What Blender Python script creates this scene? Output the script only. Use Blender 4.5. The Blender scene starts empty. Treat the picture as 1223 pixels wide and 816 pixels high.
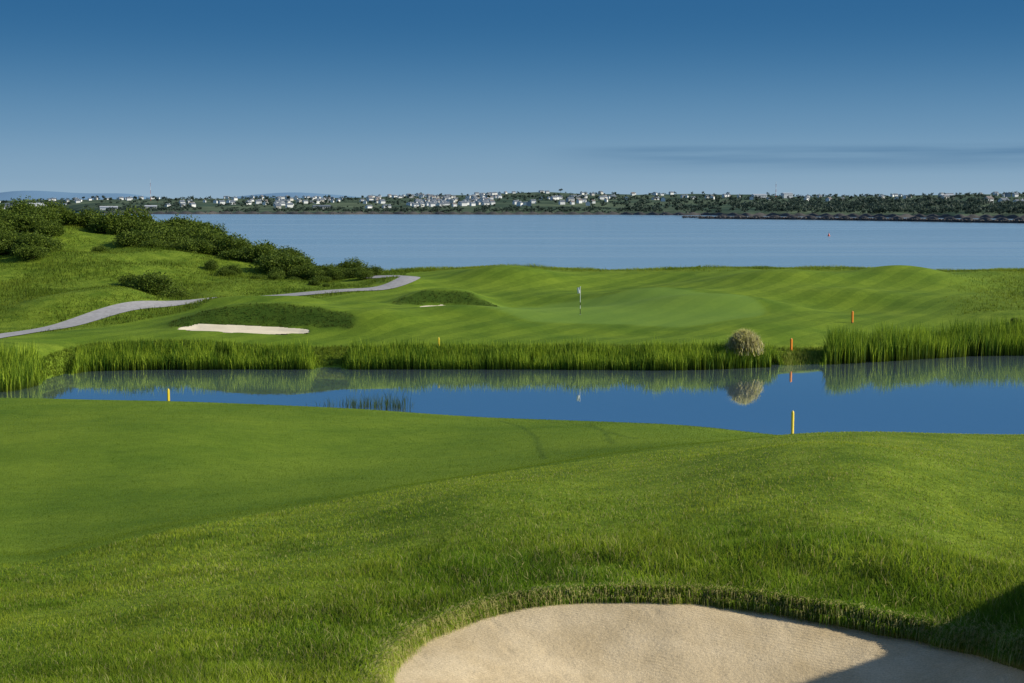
import bpy, math, random
import numpy as np
from mathutils import Vector
random.seed(7); rng=np.random.default_rng(7)
sc=bpy.context.scene; COL=sc.collection
R=math.radians
# ------------------------------------------------------------------ camera
F=1699.0; HZ=164.0; CAMZ=14.0; TH=math.atan(HZ/F)
cam=bpy.data.cameras.new('camera'); cam.lens=50; cam.sensor_width=36; cam.clip_start=0.1; cam.clip_end=90000
co=bpy.data.objects.new('camera',cam); COL.objects.link(co); co.location=(0,0,CAMZ); co.rotation_euler=(R(90)-TH,0,0); sc.camera=co
sc.view_settings.view_transform='Standard'; sc.view_settings.look='None'; sc.view_settings.exposure=0
def ray(px,py):
    dx=(px-611.5)/F; dy=-(py-408)/F
    k=math.cos(TH)+dy*math.sin(TH)
    return dx/k,(-math.sin(TH)+dy*math.cos(TH))/k      # x per D, z per D
def zat(py,D): return CAMZ+D*ray(611,py)[1]
# ------------------------------------------------------------------ sun + sky
EL=R(30); AZ=R(90)
s=Vector((math.sin(AZ)*math.cos(EL),math.cos(AZ)*math.cos(EL),math.sin(EL)))
L=bpy.data.lights.new('sun','SUN'); L.energy=5.0; L.angle=R(.5); L.color=(1,.93,.76)
lo=bpy.data.objects.new('sun',L); COL.objects.link(lo); lo.rotation_euler=s.to_track_quat('Z','Y').to_euler(); lo.location=(60,0,60)
W=bpy.data.worlds.new('World'); sc.world=W; W.use_nodes=True
nt=W.node_tree; nt.nodes.clear(); N=nt.nodes.new; K=nt.links.new
out=N('ShaderNodeOutputWorld'); bg=N('ShaderNodeBackground'); bg.inputs[1].default_value=.12
sky=N('ShaderNodeTexSky'); sky.sky_type='NISHITA'; sky.sun_disc=False; sky.sun_elevation=EL; sky.sun_rotation=AZ
sky.altitude=0; sky.air_density=1.0; sky.dust_density=.3; sky.ozone_density=4.0
tc=N('ShaderNodeTexCoord'); sep=N('ShaderNodeSeparateXYZ'); K(tc.outputs['Generated'],sep.inputs[0])
# clear deep blue evening air near the horizon, physical sky above it
er=N('ShaderNodeValToRGB'); er.color_ramp.interpolation='B_SPLINE'
el=er.color_ramp.elements; el[0].position=0; el[0].color=(.315,.455,.59,1); el[1].position=1; el[1].color=(.036,.15,.335,1)
for p,c in ((.10,(.265,.42,.57)),(.3,(.15,.315,.50)),(.55,(.052,.19,.38)),(.8,(.022,.125,.30))):
    e_=el.new(p); e_.color=c+(1,)
em=N('ShaderNodeMapRange'); em.inputs[1].default_value=0; em.inputs[2].default_value=.17; K(sep.outputs[2],em.inputs[0]); K(em.outputs[0],er.inputs[0])
sc10=N('ShaderNodeMix'); sc10.data_type='RGBA'; sc10.blend_type='MULTIPLY'; sc10.inputs[0].default_value=1; sc10.clamp_result=False; sc10.inputs[7].default_value=(7.7,7.7,7.7,1); K(er.outputs[0],sc10.inputs[6])
hb=N('ShaderNodeMapRange'); hb.interpolation_type='SMOOTHSTEP'; hb.inputs[1].default_value=.15; hb.inputs[2].default_value=.45; hb.inputs[3].default_value=.015; hb.inputs[4].default_value=1; K(sep.outputs[2],hb.inputs[0])
sm_=N('ShaderNodeMix'); sm_.data_type='RGBA'; K(hb.outputs[0],sm_.inputs[0]); K(sc10.outputs[2],sm_.inputs[6]); K(sky.outputs[0],sm_.inputs[7])
mp=N('ShaderNodeMapping'); mp.inputs['Scale'].default_value=(2.2,2.2,60); K(tc.outputs['Generated'],mp.inputs[0])
nz=N('ShaderNodeTexNoise'); nz.inputs['Scale'].default_value=2.0; nz.inputs['Detail'].default_value=4; K(mp.outputs[0],nz.inputs[0])
band=N('ShaderNodeMapRange'); band.interpolation_type='SMOOTHSTEP'; band.inputs[1].default_value=.018; band.inputs[2].default_value=.036; K(sep.outputs[2],band.inputs[0])
band2=N('ShaderNodeMapRange'); band2.interpolation_type='SMOOTHSTEP'; band2.inputs[1].default_value=.037; band2.inputs[2].default_value=.042; band2.inputs[3].default_value=1; band2.inputs[4].default_value=0; K(sep.outputs[2],band2.inputs[0])
xr=N('ShaderNodeMapRange'); xr.interpolation_type='SMOOTHSTEP'; xr.inputs[1].default_value=.0; xr.inputs[2].default_value=.14; K(sep.outputs[0],xr.inputs[0])
nr=N('ShaderNodeMapRange'); nr.inputs[1].default_value=.3; nr.inputs[2].default_value=.6; K(nz.outputs[0],nr.inputs[0])
def mul(a,b):
    m=N('ShaderNodeMath'); m.operation='MULTIPLY'; K(a,m.inputs[0])
    if hasattr(b,'node'): K(b,m.inputs[1])
    else: m.inputs[1].default_value=b
    return m.outputs[0]
cm=mul(mul(mul(mul(band.outputs[0],band2.outputs[0]),xr.outputs[0]),nr.outputs[0]),.8)
mx=N('ShaderNodeMix'); mx.data_type='RGBA'; K(cm,mx.inputs[0]); K(sm_.outputs[2],mx.inputs[6]); mx.inputs[7].default_value=(.85,1.85,3.1,1)
K(mx.outputs[2],bg.inputs[0]); K(bg.outputs[0],out.inputs[0])
# ------------------------------------------------------------------ helpers
def new_mat(name):
    m=bpy.data.materials.new(name); m.use_nodes=True; t=m.node_tree
    return m,t,t.nodes['Principled BSDF']
def simple(name,col,rough=.7,var=.15,scale=5,spec=.3):
    m,t,b=new_mat(name)
    n=t.nodes.new('ShaderNodeTexNoise'); n.inputs['Scale'].default_value=scale; n.inputs['Detail'].default_value=4
    tcn=t.nodes.new('ShaderNodeTexCoord'); t.links.new(tcn.outputs['Object'],n.inputs[0])
    r=t.nodes.new('ShaderNodeValToRGB')
    r.color_ramp.elements[0].position=.3; r.color_ramp.elements[1].position=.7
    r.color_ramp.elements[0].color=tuple(c*(1-var) for c in col)+(1,); r.color_ramp.elements[1].color=tuple(min(1,c*(1+var)) for c in col)+(1,)
    t.links.new(n.outputs[0],r.inputs[0]); t.links.new(r.outputs[0],b.inputs['Base Color'])
    b.inputs['Roughness'].default_value=rough; b.inputs['Specular IOR Level'].default_value=spec
    return m
def leafmat(name,trans=.35,up=.6):
    m,t,b=new_mat(name)
    a=t.nodes.new('ShaderNodeAttribute'); a.attribute_name='col'
    t.links.new(a.outputs['Color'],b.inputs['Base Color'])
    b.inputs['Roughness'].default_value=.6; b.inputs['Specular IOR Level'].default_value=.12
    g=t.nodes.new('ShaderNodeNewGeometry'); v1=t.nodes.new('ShaderNodeVectorMath'); v1.operation='SCALE'; v1.inputs['Scale'].default_value=1-up; t.links.new(g.outputs['Normal'],v1.inputs[0])
    v2=t.nodes.new('ShaderNodeVectorMath'); v2.operation='ADD'; v2.inputs[1].default_value=(0,0,up); t.links.new(v1.outputs[0],v2.inputs[0])
    v3=t.nodes.new('ShaderNodeVectorMath'); v3.operation='NORMALIZE'; t.links.new(v2.outputs[0],v3.inputs[0]); t.links.new(v3.outputs[0],b.inputs['Normal'])
    tr=t.nodes.new('ShaderNodeBsdfTranslucent'); t.links.new(a.outputs['Color'],tr.inputs[0])
    ms=t.nodes.new('ShaderNodeMixShader'); ms.inputs[0].default_value=trans
    t.links.new(b.outputs[0],ms.inputs[1]); t.links.new(tr.outputs[0],ms.inputs[2])
    t.links.new(ms.outputs[0],t.nodes['Material Output'].inputs[0]); return m
def npmesh(name,V,T,mat,cols=None,smooth=False,k=3,link=True,parent=None,attrs=None):
    me=bpy.data.meshes.new(name); V=np.asarray(V,dtype=np.float32); T=np.asarray(T,dtype=np.int32)
    me.vertices.add(len(V)); me.vertices.foreach_set('co',V.ravel())
    me.loops.add(T.size); me.loops.foreach_set('vertex_index',T.ravel())
    me.polygons.add(len(T)); me.polygons.foreach_set('loop_start',np.arange(0,T.size,k,dtype=np.int32))
    if smooth: me.polygons.foreach_set('use_smooth',np.ones(len(T),dtype=bool))
    if cols is not None:
        a=me.color_attributes.new('col','FLOAT_COLOR','POINT')
        c=np.ones((len(V),4),dtype=np.float32); c[:,:3]=cols; a.data.foreach_set('color',c.ravel())
    if attrs:
        for n_,v_ in attrs.items():
            a=me.attributes.new(n_,'FLOAT','POINT'); a.data.foreach_set('value',np.asarray(v_,dtype=np.float32).ravel())
    me.update(calc_edges=True); me.materials.append(mat)
    if not link: return me
    o=bpy.data.objects.new(name,me); COL.objects.link(o)
    if parent: o.parent=parent
    return o
def structure(o): o['kind']='structure'; return o
def stuff(o,label,cat): o['kind']='stuff'; o['label']=label; o['category']=cat; return o
def tag(o,label,cat,group=None):
    o['label']=label; o['category']=cat
    if group: o['group']=group
    return o
def empty(name,loc,rz=0):
    o=bpy.data.objects.new(name,None); COL.objects.link(o); o.location=loc; o.rotation_euler=(0,0,rz); o.empty_display_size=.2; return o
def mobj(name,me,parent=None,loc=(0,0,0),scale=None,rz=0):
    o=bpy.data.objects.new(name,me); COL.objects.link(o); o.parent=parent; o.location=loc; o.rotation_euler=(0,0,rz)
    if scale: o.scale=scale
    return o
class MB:
    def __init__(s): s.v=[]; s.f=[]
    def box(s,x0,x1,y0,y1,z0,z1):
        n=len(s.v); s.v+=[(x0,y0,z0),(x1,y0,z0),(x1,y1,z0),(x0,y1,z0),(x0,y0,z1),(x1,y0,z1),(x1,y1,z1),(x0,y1,z1)]
        s.f+=[tuple(n+i for i in q) for q in ((3,2,1,0),(4,5,6,7),(0,1,5,4),(1,2,6,5),(2,3,7,6),(3,0,4,7))]
    def lathe(s,prof,seg=12,c=(0,0)):
        n=len(s.v)
        for r,z in prof:
            for i in range(seg):
                a=2*math.pi*i/seg; s.v.append((c[0]+r*math.cos(a),c[1]+r*math.sin(a),z))
        for j in range(len(prof)-1):
            for i in range(seg):
                i2=(i+1)%seg; s.f.append((n+j*seg+i,n+j*seg+i2,n+(j+1)*seg+i2,n+(j+1)*seg+i))
        s.f.append(tuple(n+(len(prof)-1)*seg+i for i in range(seg))); s.f.append(tuple(n+i for i in reversed(range(seg))))
    def poly(s,vs,fs):
        n=len(s.v); s.v+=list(vs); s.f+=[tuple(n+i for i in q) for q in fs]
    def mesh(s,name,mat,smooth=False):
        me=bpy.data.meshes.new(name); me.from_pydata(s.v,[],s.f); me.materials.append(mat)
        if smooth:
            for p in me.polygons: p.use_smooth=True
        return me
def vnoise(x,y,sc_,seed=0):
    x=np.asarray(x,float)/sc_+seed*17.13; y=np.asarray(y,float)/sc_+seed*9.71
    xi=np.floor(x); yi=np.floor(y); fx=x-xi; fy=y-yi; fx=fx*fx*(3-2*fx); fy=fy*fy*(3-2*fy)
    def h(a,b):
        v=np.sin(a*127.1+b*311.7+seed*3.3)*43758.5453; return v-np.floor(v)
    return (h(xi,yi)*(1-fx)+h(xi+1,yi)*fx)*(1-fy)+(h(xi,yi+1)*(1-fx)+h(xi+1,yi+1)*fx)*fy-.5
def sst(a,b,x): t=np.clip((x-a)/(b-a),0,1); return t*t*(3-2*t)
def pchip(x,y,xi):
    x=np.asarray(x,float); y=np.asarray(y,float); h=np.diff(x); d=np.diff(y)/h; m=np.zeros(len(x)); m[0]=d[0]; m[-1]=d[-1]
    for i in range(1,len(x)-1):
        if d[i-1]*d[i]>0:
            w1=2*h[i]+h[i-1]; w2=h[i]+2*h[i-1]; m[i]=(w1+w2)/(w1/d[i-1]+w2/d[i])
    xi=np.clip(xi,x[0],x[-1]); i=np.clip(np.searchsorted(x,xi)-1,0,len(h)-1); t=(xi-x[i])/h[i]
    return (2*t**3-3*t**2+1)*y[i]+(t**3-2*t**2+t)*h[i]*m[i]+(-2*t**3+3*t**2)*y[i+1]+(t**3-t**2)*h[i]*m[i+1]
def sdpoly(x,y,poly):
    x=np.asarray(x,float); y=np.asarray(y,float); d=np.full(x.shape,1e9); ins=np.zeros(x.shape,bool); n=len(poly)
    for i in range(n):
        x1,y1=poly[i]; x2,y2=poly[(i+1)%n]; ex=x2-x1; ey=y2-y1
        t=np.clip(((x-x1)*ex+(y-y1)*ey)/(ex*ex+ey*ey+1e-12),0,1); d=np.minimum(d,np.hypot(x-x1-t*ex,y-y1-t*ey))
        c=((y1>y)!=(y2>y))
        if abs(ey)>1e-12: ins^=c&(x<ex*(y-y1)/ey+x1)
    return np.where(ins,-d,d)
# ------------------------------------------------------------------ course terrain: columns of knots (D, screen row or height)
PW=3.4
cols={
 0:[(3,12.3),(12,816),(15.5,742),(20,672),(24,655),(38,560),(58,478),(69,PW),(72,2.6),(79,2.6),(82,PW),(90,412),(96,402),(103,387),(122,335),(163,266),(215,.3),(238,-3)],
 110:[(3,12.3),(12,816),(15.5,738),(21,655),(25.5,638),(38,558),(57.5,479),(68.5,PW),(71.5,2.6),(88.5,2.6),(91.5,PW),(93.8,4.4),(97,401),(103,387),(119,345),(164,274),(215,.3),(238,-3)],
 200:[(3,12.3),(12,816),(15.5,732),(22.5,635),(27,619),(38,556),(57,480),(68,PW),(71,2.6),(89,2.6),(92.3,PW),(94,4.3),(97.5,400),(103,386),(113,366),(164,284),(215,.3),(238,-3)],
 400:[(3,12.3),(12,816),(16.5,700),(26,600),(30,590),(40,545),(56,488),(67,PW),(70,2.6),(89,2.6),(92.5,PW),(94.3,4.3),(98,402),(105,379),(120,355),(142,325),(185,.3),(210,-3)],
 600:[(3,12.3),(12.5,816),(18,650),(28.5,566),(33,560),(42,535),(55,500),(64,PW),(67,2.6),(89,2.6),(92.5,PW),(94.3,4.3),(98,402),(106,379),(122,350),(142,320),(180,.3),(210,-3)],
 800:[(3,12.3),(12.8,816),(18.6,628),(31,537),(36,531),(43,520),(53,507),(62,PW),(65,2.6),(88.5,2.6),(92,PW),(94,4.3),(98,401),(106,380),(122,348),(142,321),(180,.3),(210,-3)],
 1000:[(3,12.3),(13,816),(19,612),(33.5,516),(38,7.6),(44,6.6),(50,5.7),(60,PW),(63,2.6),(92,2.6),(95.5,PW),(99,4.15),(103,398),(110,375),(124,346),(143,321),(180,.3),(210,-3)],
 1223:[(3,12.3),(13,812),(19,640),(34,520),(39,7.5),(45,6.4),(50,5.4),(59,PW),(62,2.6),(97,2.6),(101,PW),(103.5,4.5),(107,383),(114,364),(127,345),(145,325),(185,.3),(210,-3)]}
cols[-900]=[(3,12.3),(12,10.6),(15.5,10.3),(20,9.9),(24,9),(38,7.4),(58,6.2),(69,4.6),(72,4.4),(79,4.4),(82,4.8),(90,5.5),(96,6),(103,7),(122,9.5),(163,12.5),(215,.3),(238,-3)]
cols[2300]=[(3,12.3),(13,10.3),(17.5,10.),(34,9),(39,8),(45,6.8),(50,5.8),(59,PW),(62,2.6),(97,2.6),(101,PW),(103.5,4.8),(107,5.4),(114,6.2),(127,7),(145,8.4),(185,.3),(210,-3)]
CP=sorted(cols); NK=18
KD=np.array([[cols[c][k][0] for k in range(NK)] for c in CP],float)
KZ=np.array([[ (zat(cols[c][k][1],cols[c][k][0]) if cols[c][k][1]>100 else cols[c][k][1]) for k in range(NK)] for c in CP],float)
U=np.concatenate([np.linspace(-1.1,-.46,50)[:-1],np.linspace(-.46,.46,430),np.linspace(.46,1.1,50)[1:]])
LD=np.linspace(math.log(2.6),math.log(240),720); DD=np.exp(LD)
PX=611.5+F*U
def knot(k,px): return pchip(CP,KD[:,k],px)
Z=np.zeros((len(DD),len(U)))
KDi=np.array([pchip(CP,KD[:,k],PX) for k in range(NK)]); KZi=np.array([pchip(CP,KZ[:,k],PX) for k in range(NK)])
for j in range(len(U)): Z[:,j]=pchip(np.log(KDi[:,j]),KZi[:,j],LD)
for _ in range(3): Z[1:-1]=.25*Z[:-2]+.5*Z[1:-1]+.25*Z[2:]
X=U[None,:]*DD[:,None]; Y=np.repeat(DD[:,None],len(U),1)
def H(x,y,G=None):
    G=Z if G is None else G
    x=np.asarray(x,float); y=np.maximum(np.asarray(y,float),2.61); u=np.clip(x/y,U[0],U[-1]-1e-6); l=np.clip(np.log(y),LD[0],LD[-1]-1e-6)
    j=np.clip(np.searchsorted(U,u)-1,0,len(U)-2); i=np.clip(((l-LD[0])/(LD[1]-LD[0])).astype(int),0,len(LD)-2)
    fu=(u-U[j])/(U[j+1]-U[j]); fl=(l-LD[i])/(LD[1]-LD[0])
    return (G[i,j]*(1-fu)+G[i,j+1]*fu)*(1-fl)+(G[i+1,j]*(1-fu)+G[i+1,j+1]*fu)*fl
def ground(px,py,d0,d1):
    rx,rz=ray(px,py); d=np.linspace(d0,d1,900); h=H(rx*d,d); w=np.nonzero(CAMZ+rz*d<=h)[0]
    D=d[w[0]] if len(w) else d1
    return rx*D,D,float(H(rx*D,D))
def xof(px,D): return ray(px,300)[0]*D
pp=[(-120,436),(-40,414),(0,404),(60,392),(120,379),(180,370),(232,363)]
C1=[ground(a,b,84,122)[:2] for a,b in pp]
C2=[ground(a,b,110,155)[:2] for a,b in [(384,353),(425,350.5),(458,347.5),(484,342),(490,336),(474,332.5),(440,330)]]
B1=[ground(a,b,94,108)[:2] for a,b in [(210,392),(216,390.3),(235,388.6),(285,387.6),(335,388.4),(362,390.3),(376,393),(362,395.2),(320,397.2),(270,397),(230,395.4),(215,393.8)]]
B2=[ground(a,b,104,128)[:2] for a,b in [(500,364.5),(508,362.6),(528,361.5),(548,362.8),(556,365.6),(546,368),(528,368.8),(508,367.4)]]
def dm(D): return D if D<=101 else 103+(D-101)*1.5
def bump(px,D,h,sx,sy,p=2,raw=False):
    global Z
    if not raw and D>101: D=dm(D); sx*=1.1; sy*=1.35
    x0=xof(px,D); Z=Z+h*np.exp(-np.abs((X-x0)/sx)**p-((Y-D)/sy)**2)
face=np.zeros(Z.shape)
def wallbump(px0,px1,y0,h,steep,back):
    global Z,face
    D=y0; xa=xof(px0,D); xb=xof(px1,D); cx=(xa+xb)/2; hw=(xb-xa)/2; tx=(X-cx)/hw
    prof=np.exp(-np.abs(tx)**3.2)*(1+.12*tx)
    yb=y0-.9*np.clip(tx,-1.2,1.2)**2*1.2
    up_=sst(0,steep,Y-yb); dn=1-sst(steep+.6,steep+back,Y-yb)
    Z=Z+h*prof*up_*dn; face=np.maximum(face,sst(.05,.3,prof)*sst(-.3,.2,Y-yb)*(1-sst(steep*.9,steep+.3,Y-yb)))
wallbump(212,404,max(p[1] for p in B1)+.1,1.25,2.0,9)
wallbump(478,584,max(p[1] for p in B2)+.1,1.1,1.6,8)
bump(308,111.0,.85,5.2,2.0,6,True)
bump(430,106,.6,3,2.0)
bump(612,121,.95,5.0,3.0); bump(700,119,-.6,5,4); bump(800,121,-.5,6,4); bump(950,118,1.15,6.5,2.8); bump(1085,120.5,1.45,5.5,3.2); bump(870,108,.85,6,2.0)
bump(455,101.5,.85,3,2.2); bump(1190,118,-.5,4,6); bump(650,110,-.85,6,2.8); bump(1010,109,-.7,5,3); bump(780,112,.75,5,2.0); bump(560,104,.7,5,1.6); bump(1180,126,.3,4,3); bump(730,100,-.2,7,2); bump(480,118,.5,2.5,2.5); bump(1020,113,.6,4,1.8)
bump(140,108,.9,3.5,4); bump(55,105,.8,3,4); bump(205,112,-1.1,1.8,2.2)
bump(1020,23.5,.32,2.6,3.6); bump(760,21,-.16,1.3,3.0); bump(560,22,.22,1.5,3.4); bump(1215,19.0,-.12,1.1,2.2); bump(300,17,.16,1.6,2.6); bump(120,44,.3,6,6); bump(420,42,-.25,5,6); bump(640,45,.15,3,4)
bump(1130,16.3,.30,1.5,.9); bump(985,17.0,.10,.9,.6)
Z=Z+1.75*np.exp(-((X-6.35)/1.15)**2-((Y-13.1)/1.85)**2)  # mound at the frame edge, added to throw shade across the bunker's right
land=sst(.05,.6,np.abs(Z-PW))
nearf=sst(24,34,Y)*(1-sst(58,66,Y))
Z=Z+land*(vnoise(X,Y,11,1)*.5+vnoise(X,Y,5,2)*.18)*sst(20,60,Y)*(1-.8*nearf)+vnoise(X,Y,3.4,5)*.16*(1-sst(18,26,Y))+vnoise(X,Y,.7,6)*.03*(1-sst(16,22,Y))
hill=(1-sst(380,520,PX))[None,:]*sst(114,134,Y)
Z=Z+hill*(vnoise(X,Y,7,8)*1.2+vnoise(X,Y,2.5,9)*.25)
b0=[(448,830),(450,803),(470,779),(508,753),(560,733),(620,719),(700,712),(780,711),(850,713),(910,718),(960,727),(1020,736),(1100,750),(1160,764),(1223,780),(1285,800)]
B0=[ground(a,b,9,30)[:2] for a,b in b0]
Bn=[]
for i in range(len(B0)-1):
    for k in range(5):
        f=k/5; Bn.append((B0[i][0]*(1-f)+B0[i+1][0]*f,B0[i][1]*(1-f)+B0[i+1][1]*f))
Bn=np.array(Bn)
for _ in range(5): Bn[1:-1]=.25*Bn[:-2]+.5*Bn[1:-1]+.25*Bn[2:]
Bn[:,1]+=vnoise(Bn[:,0],Bn[:,1]*0,.33,91)*.10
B0=[tuple(p) for p in Bn]+[(5.7,12.2),(5.0,10.6),(3.2,9.4),(1.5,9.2),(0,10.),(-1.,11.4)]
Zb=Z.copy()
def depth0(sd): return .05+.42*sst(-.1,2.2,-sd)
def rdeep(x): return .07*sst(1.6,4.0,x)
sd0=np.full(Z.shape,9.); m=(Y<22)&(Y>6)&(np.abs(X)<9); sd0[m]=sdpoly(X[m],Y[m],B0)
Z=Z+np.where(sd0<0,-(depth0(sd0)+rdeep(X)+.12)*sst(0,.10,-sd0),.05*np.exp(-(sd0/.35)**2))
for P_,dp in ((B1,.26),(B2,.14)):
    sd=np.full(Z.shape,9.); m=(Y<130)&(Y>85)&(np.abs(X)<35); sd[m]=sdpoly(X[m],Y[m],P_)
    Z=Z-np.where(sd<0,dp+.12,0)*sst(0,.3,-sd)
soil=np.where(sd0<9,1-sst(-.02,.03,sd0),0)
PXg=611.5+F*X/Y
k3=KDi[3][None,:]; k7=KDi[7][None,:]; k11=KDi[11][None,:]; k15=KDi[15][None,:]
wob=vnoise(X,Y,3,11)*.8
mown=sst(-.05,.2,Y-k3-wob*.4)*(1-sst(-3,-1,Y-k7))*(1-sst(905,965,PXg))
farm=sst(.2,1.5,Y-k11-wob)*(1-sst(-5,-2,Y-k15-wob))*(1-sst(1110,1215,PXg+vnoise(X,Y,4,15)*70))
lim=np.interp(PXg,[0,230,390,470,500],[95,109,119,124,142]); farm=farm*(1-sst(-1,.5,Y-lim)*(1-sst(470,500,PXg)))
mown=np.maximum(mown,farm)*(1-face); farm=farm*(1-face)
gx0=xof(730,111); gr_d=np.hypot((X-gx0)/12.2,(Y-111.5)/8.5)+vnoise(X,Y,6,14)*.25; green=(1-sst(.95,1.0,gr_d))*farm
collar=sst(1.0,1.03,gr_d)*(1-sst(1.12,1.2,gr_d))*farm
track=np.zeros(Z.shape)
for pts in ([(596,502.5),(622,510),(641,524),(650,548)],[(700,506),(722,516),(732,530)],[(655,504),(700,509),(760,524)]):
    Q=[ground(a,b,30,58)[:2] for a,b in pts]; m=(Y>28)&(Y<60)&(np.abs(X)<14); d=np.full(Z.shape,9.); xs=X[m]; ys=Y[m]; dmn=np.full(xs.shape,9.)
    for (x1,y1),(x2,y2) in zip(Q[:-1],Q[1:]):
        ex,ey=x2-x1,y2-y1; t=np.clip(((xs-x1)*ex+(ys-y1)*ey)/(ex*ex+ey*ey),0,1); dmn=np.minimum(dmn,np.hypot(xs-x1-t*ex,ys-y1-t*ey))
    d[m]=dmn; track=np.maximum(track,(1-sst(.03,.14,d)))
nR,nC=Z.shape
idx=np.arange(nR*nC).reshape(nR,nC); quads=np.stack([idx[:-1,:-1],idx[:-1,1:],idx[1:,1:],idx[1:,:-1]],-1).reshape(-1,4)
gmat,t,b=new_mat('grass_ground'); n=t.nodes.new; l=t.links.new
tcn=n('ShaderNodeTexCoord')
def noise(sc_,det=5,rough=.6):
    q=n('ShaderNodeTexNoise'); q.inputs['Scale'].default_value=sc_; q.inputs['Detail'].default_value=det; q.inputs['Roughness'].default_value=rough; l(tcn.outputs['Object'],q.inputs[0]); return q
def ramp(src,c0,c1,p0=.35,p1=.65):
    r=n('ShaderNodeValToRGB'); e=r.color_ramp.elements; e[0].position=p0; e[1].position=p1; e[0].color=c0+(1,); e[1].color=c1+(1,); l(src,r.inputs[0]); return r
def mix(f,a,b_,bt='MIX'):
    q=n('ShaderNodeMix'); q.data_type='RGBA'; q.blend_type=bt
    if hasattr(f,'node'): l(f,q.inputs[0])
    else: q.inputs[0].default_value=f
    l(a,q.inputs[6])
    if hasattr(b_,'node'): l(b_,q.inputs[7])
    else: q.inputs[7].default_value=b_
    return q.outputs[2]
rA=ramp(noise(.8).outputs[0],(.10,.17,.012),(.21,.29,.028)); rB=ramp(noise(9,6,.7).outputs[0],(.5,.55,.45),(1.3,1.25,1.2),.3,.7)
rough_c=mix(1.0,rA.outputs[0],rB.outputs[0],'MULTIPLY')
mA=ramp(noise(.22,5).outputs[0],(.095,.17,.014),(.185,.265,.025),.3,.7); mB=ramp(noise(30,5,.7).outputs[0],(.66,.7,.62),(1.25,1.22,1.15),.3,.7)
mown_c=mix(1.0,mA.outputs[0],mB.outputs[0],'MULTIPLY')
mC=ramp(noise(2.2,6,.7).outputs[0],(.82,.84,.8),(1.14,1.12,1.1),.3,.7); mown_c=mix(1.0,mown_c,mC.outputs[0],'MULTIPLY')
def attr(nm):
    a=n('ShaderNodeAttribute'); a.attribute_name=nm; return a.outputs['Fac']
def scl(a,k):
    q=n('ShaderNodeMath'); q.operation='MULTIPLY'; q.inputs[1].default_value=k; l(a,q.inputs[0]); return q.outputs[0]
at=attr('mown')
base=mix(at,rough_c,mown_c)
wv=n('ShaderNodeTexWave'); wv.inputs['Scale'].default_value=.13; wv.inputs['Distortion'].default_value=2.0; wv.inputs['Detail'].default_value=1; wv.inputs['Detail Scale'].default_value=.4
mpw=n('ShaderNodeMapping'); mpw.inputs['Rotation'].default_value=(0,0,R(40)); l(tcn.outputs['Object'],mpw.inputs[0]); l(mpw.outputs[0],wv.inputs[0])
ws=ramp(wv.outputs[0],(.85,.88,.83),(1.06,1.05,1.0),.44,.56)
base=mix(attr('far_mown'),base,mix(1.0,base,ws.outputs[0],'MULTIPLY'))
base=mix(scl(attr('green'),.55),base,(.165,.275,.05,1))
base=mix(scl(attr('collar'),.35),base,(.07,.14,.015,1))
base=mix(scl(attr('track'),.35),base,(.02,.06,.01,1))
base=mix(scl(attr('face'),.8),base,(.035,.075,.01,1))  # far bunker walls: rough grass, with their shade painted in as dark green
base=mix(attr('soil'),base,(.12,.12,.035,1))
l(base,b.inputs['Base Color']); b.inputs['Roughness'].default_value=.9; b.inputs['Specular IOR Level'].default_value=.1
bp=n('ShaderNodeBump'); bp.inputs['Strength'].default_value=.6; bp.inputs['Distance'].default_value=.05; l(noise(14,8,.75).outputs[0],bp.inputs['Height']); l(bp.outputs[0],b.inputs['Normal'])
structure(npmesh('terrain',np.stack([X,Y,Z],-1).reshape(-1,3),quads,gmat,smooth=True,k=4,attrs={'mown':mown,'track':track,'soil':soil,'face':face,'green':green,'collar':collar,'far_mown':farm}))
# ------------------------------------------------------------------ sand
sm,t,b=new_mat('sand'); n=t.nodes.new; l=t.links.new; tcn=n('ShaderNodeTexCoord')
c1=ramp(noise(1.5,5).outputs[0],(.50,.39,.235),(.64,.515,.335)); c2=ramp(noise(45,4,.7).outputs[0],(.8,.8,.8),(1.1,1.1,1.1))
l(mix(1.0,c1.outputs[0],c2.outputs[0],'MULTIPLY'),b.inputs['Base Color']); b.inputs['Roughness'].default_value=.95; b.inputs['Specular IOR Level'].default_value=.1
wv=n('ShaderNodeTexWave'); wv.inputs['Scale'].default_value=6.5; wv.inputs['Distortion'].default_value=4; wv.inputs['Detail'].default_value=2; wv.inputs['Detail Scale'].default_value=.6; wv.bands_direction='Y'
mpr=n('ShaderNodeMapping'); mpr.inputs['Rotation'].default_value=(0,0,R(14)); l(tcn.outputs['Object'],mpr.inputs[0]); l(mpr.outputs[0],wv.inputs[0])
ad=n('ShaderNodeMath'); ad.operation='MULTIPLY_ADD'; ad.inputs[1].default_value=.18
ng=noise(.7,2); gr=ramp(ng.outputs[0],(0,0,0),(1,1,1),.45,.62)
mm=n('ShaderNodeMath'); mm.operation='MULTIPLY'; l(wv.outputs[0],mm.inputs[0]); l(gr.outputs[0],mm.inputs[1])
l(mm.outputs[0],ad.inputs[0]); l(noise(18,7,.7).outputs[0],ad.inputs[2])
bp=n('ShaderNodeBump'); bp.inputs['Strength'].default_value=.55; bp.inputs['Distance'].default_value=.03; l(ad.outputs[0],bp.inputs['Height']); l(bp.outputs[0],b.inputs['Normal'])
psm=simple('pale_sand',(.78,.68,.50),.95,.08,1.2)
xs=np.arange(-2.2,7,.03); ys=np.arange(8.8,18.6,.03); gx,gy=np.meshgrid(xs,ys); sd=sdpoly(gx,gy,B0)
gz=H(gx,gy,Zb)-depth0(sd)-rdeep(gx)+vnoise(gx,gy,.6,21)*.03+vnoise(gx,gy,.16,22)*.008
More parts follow.
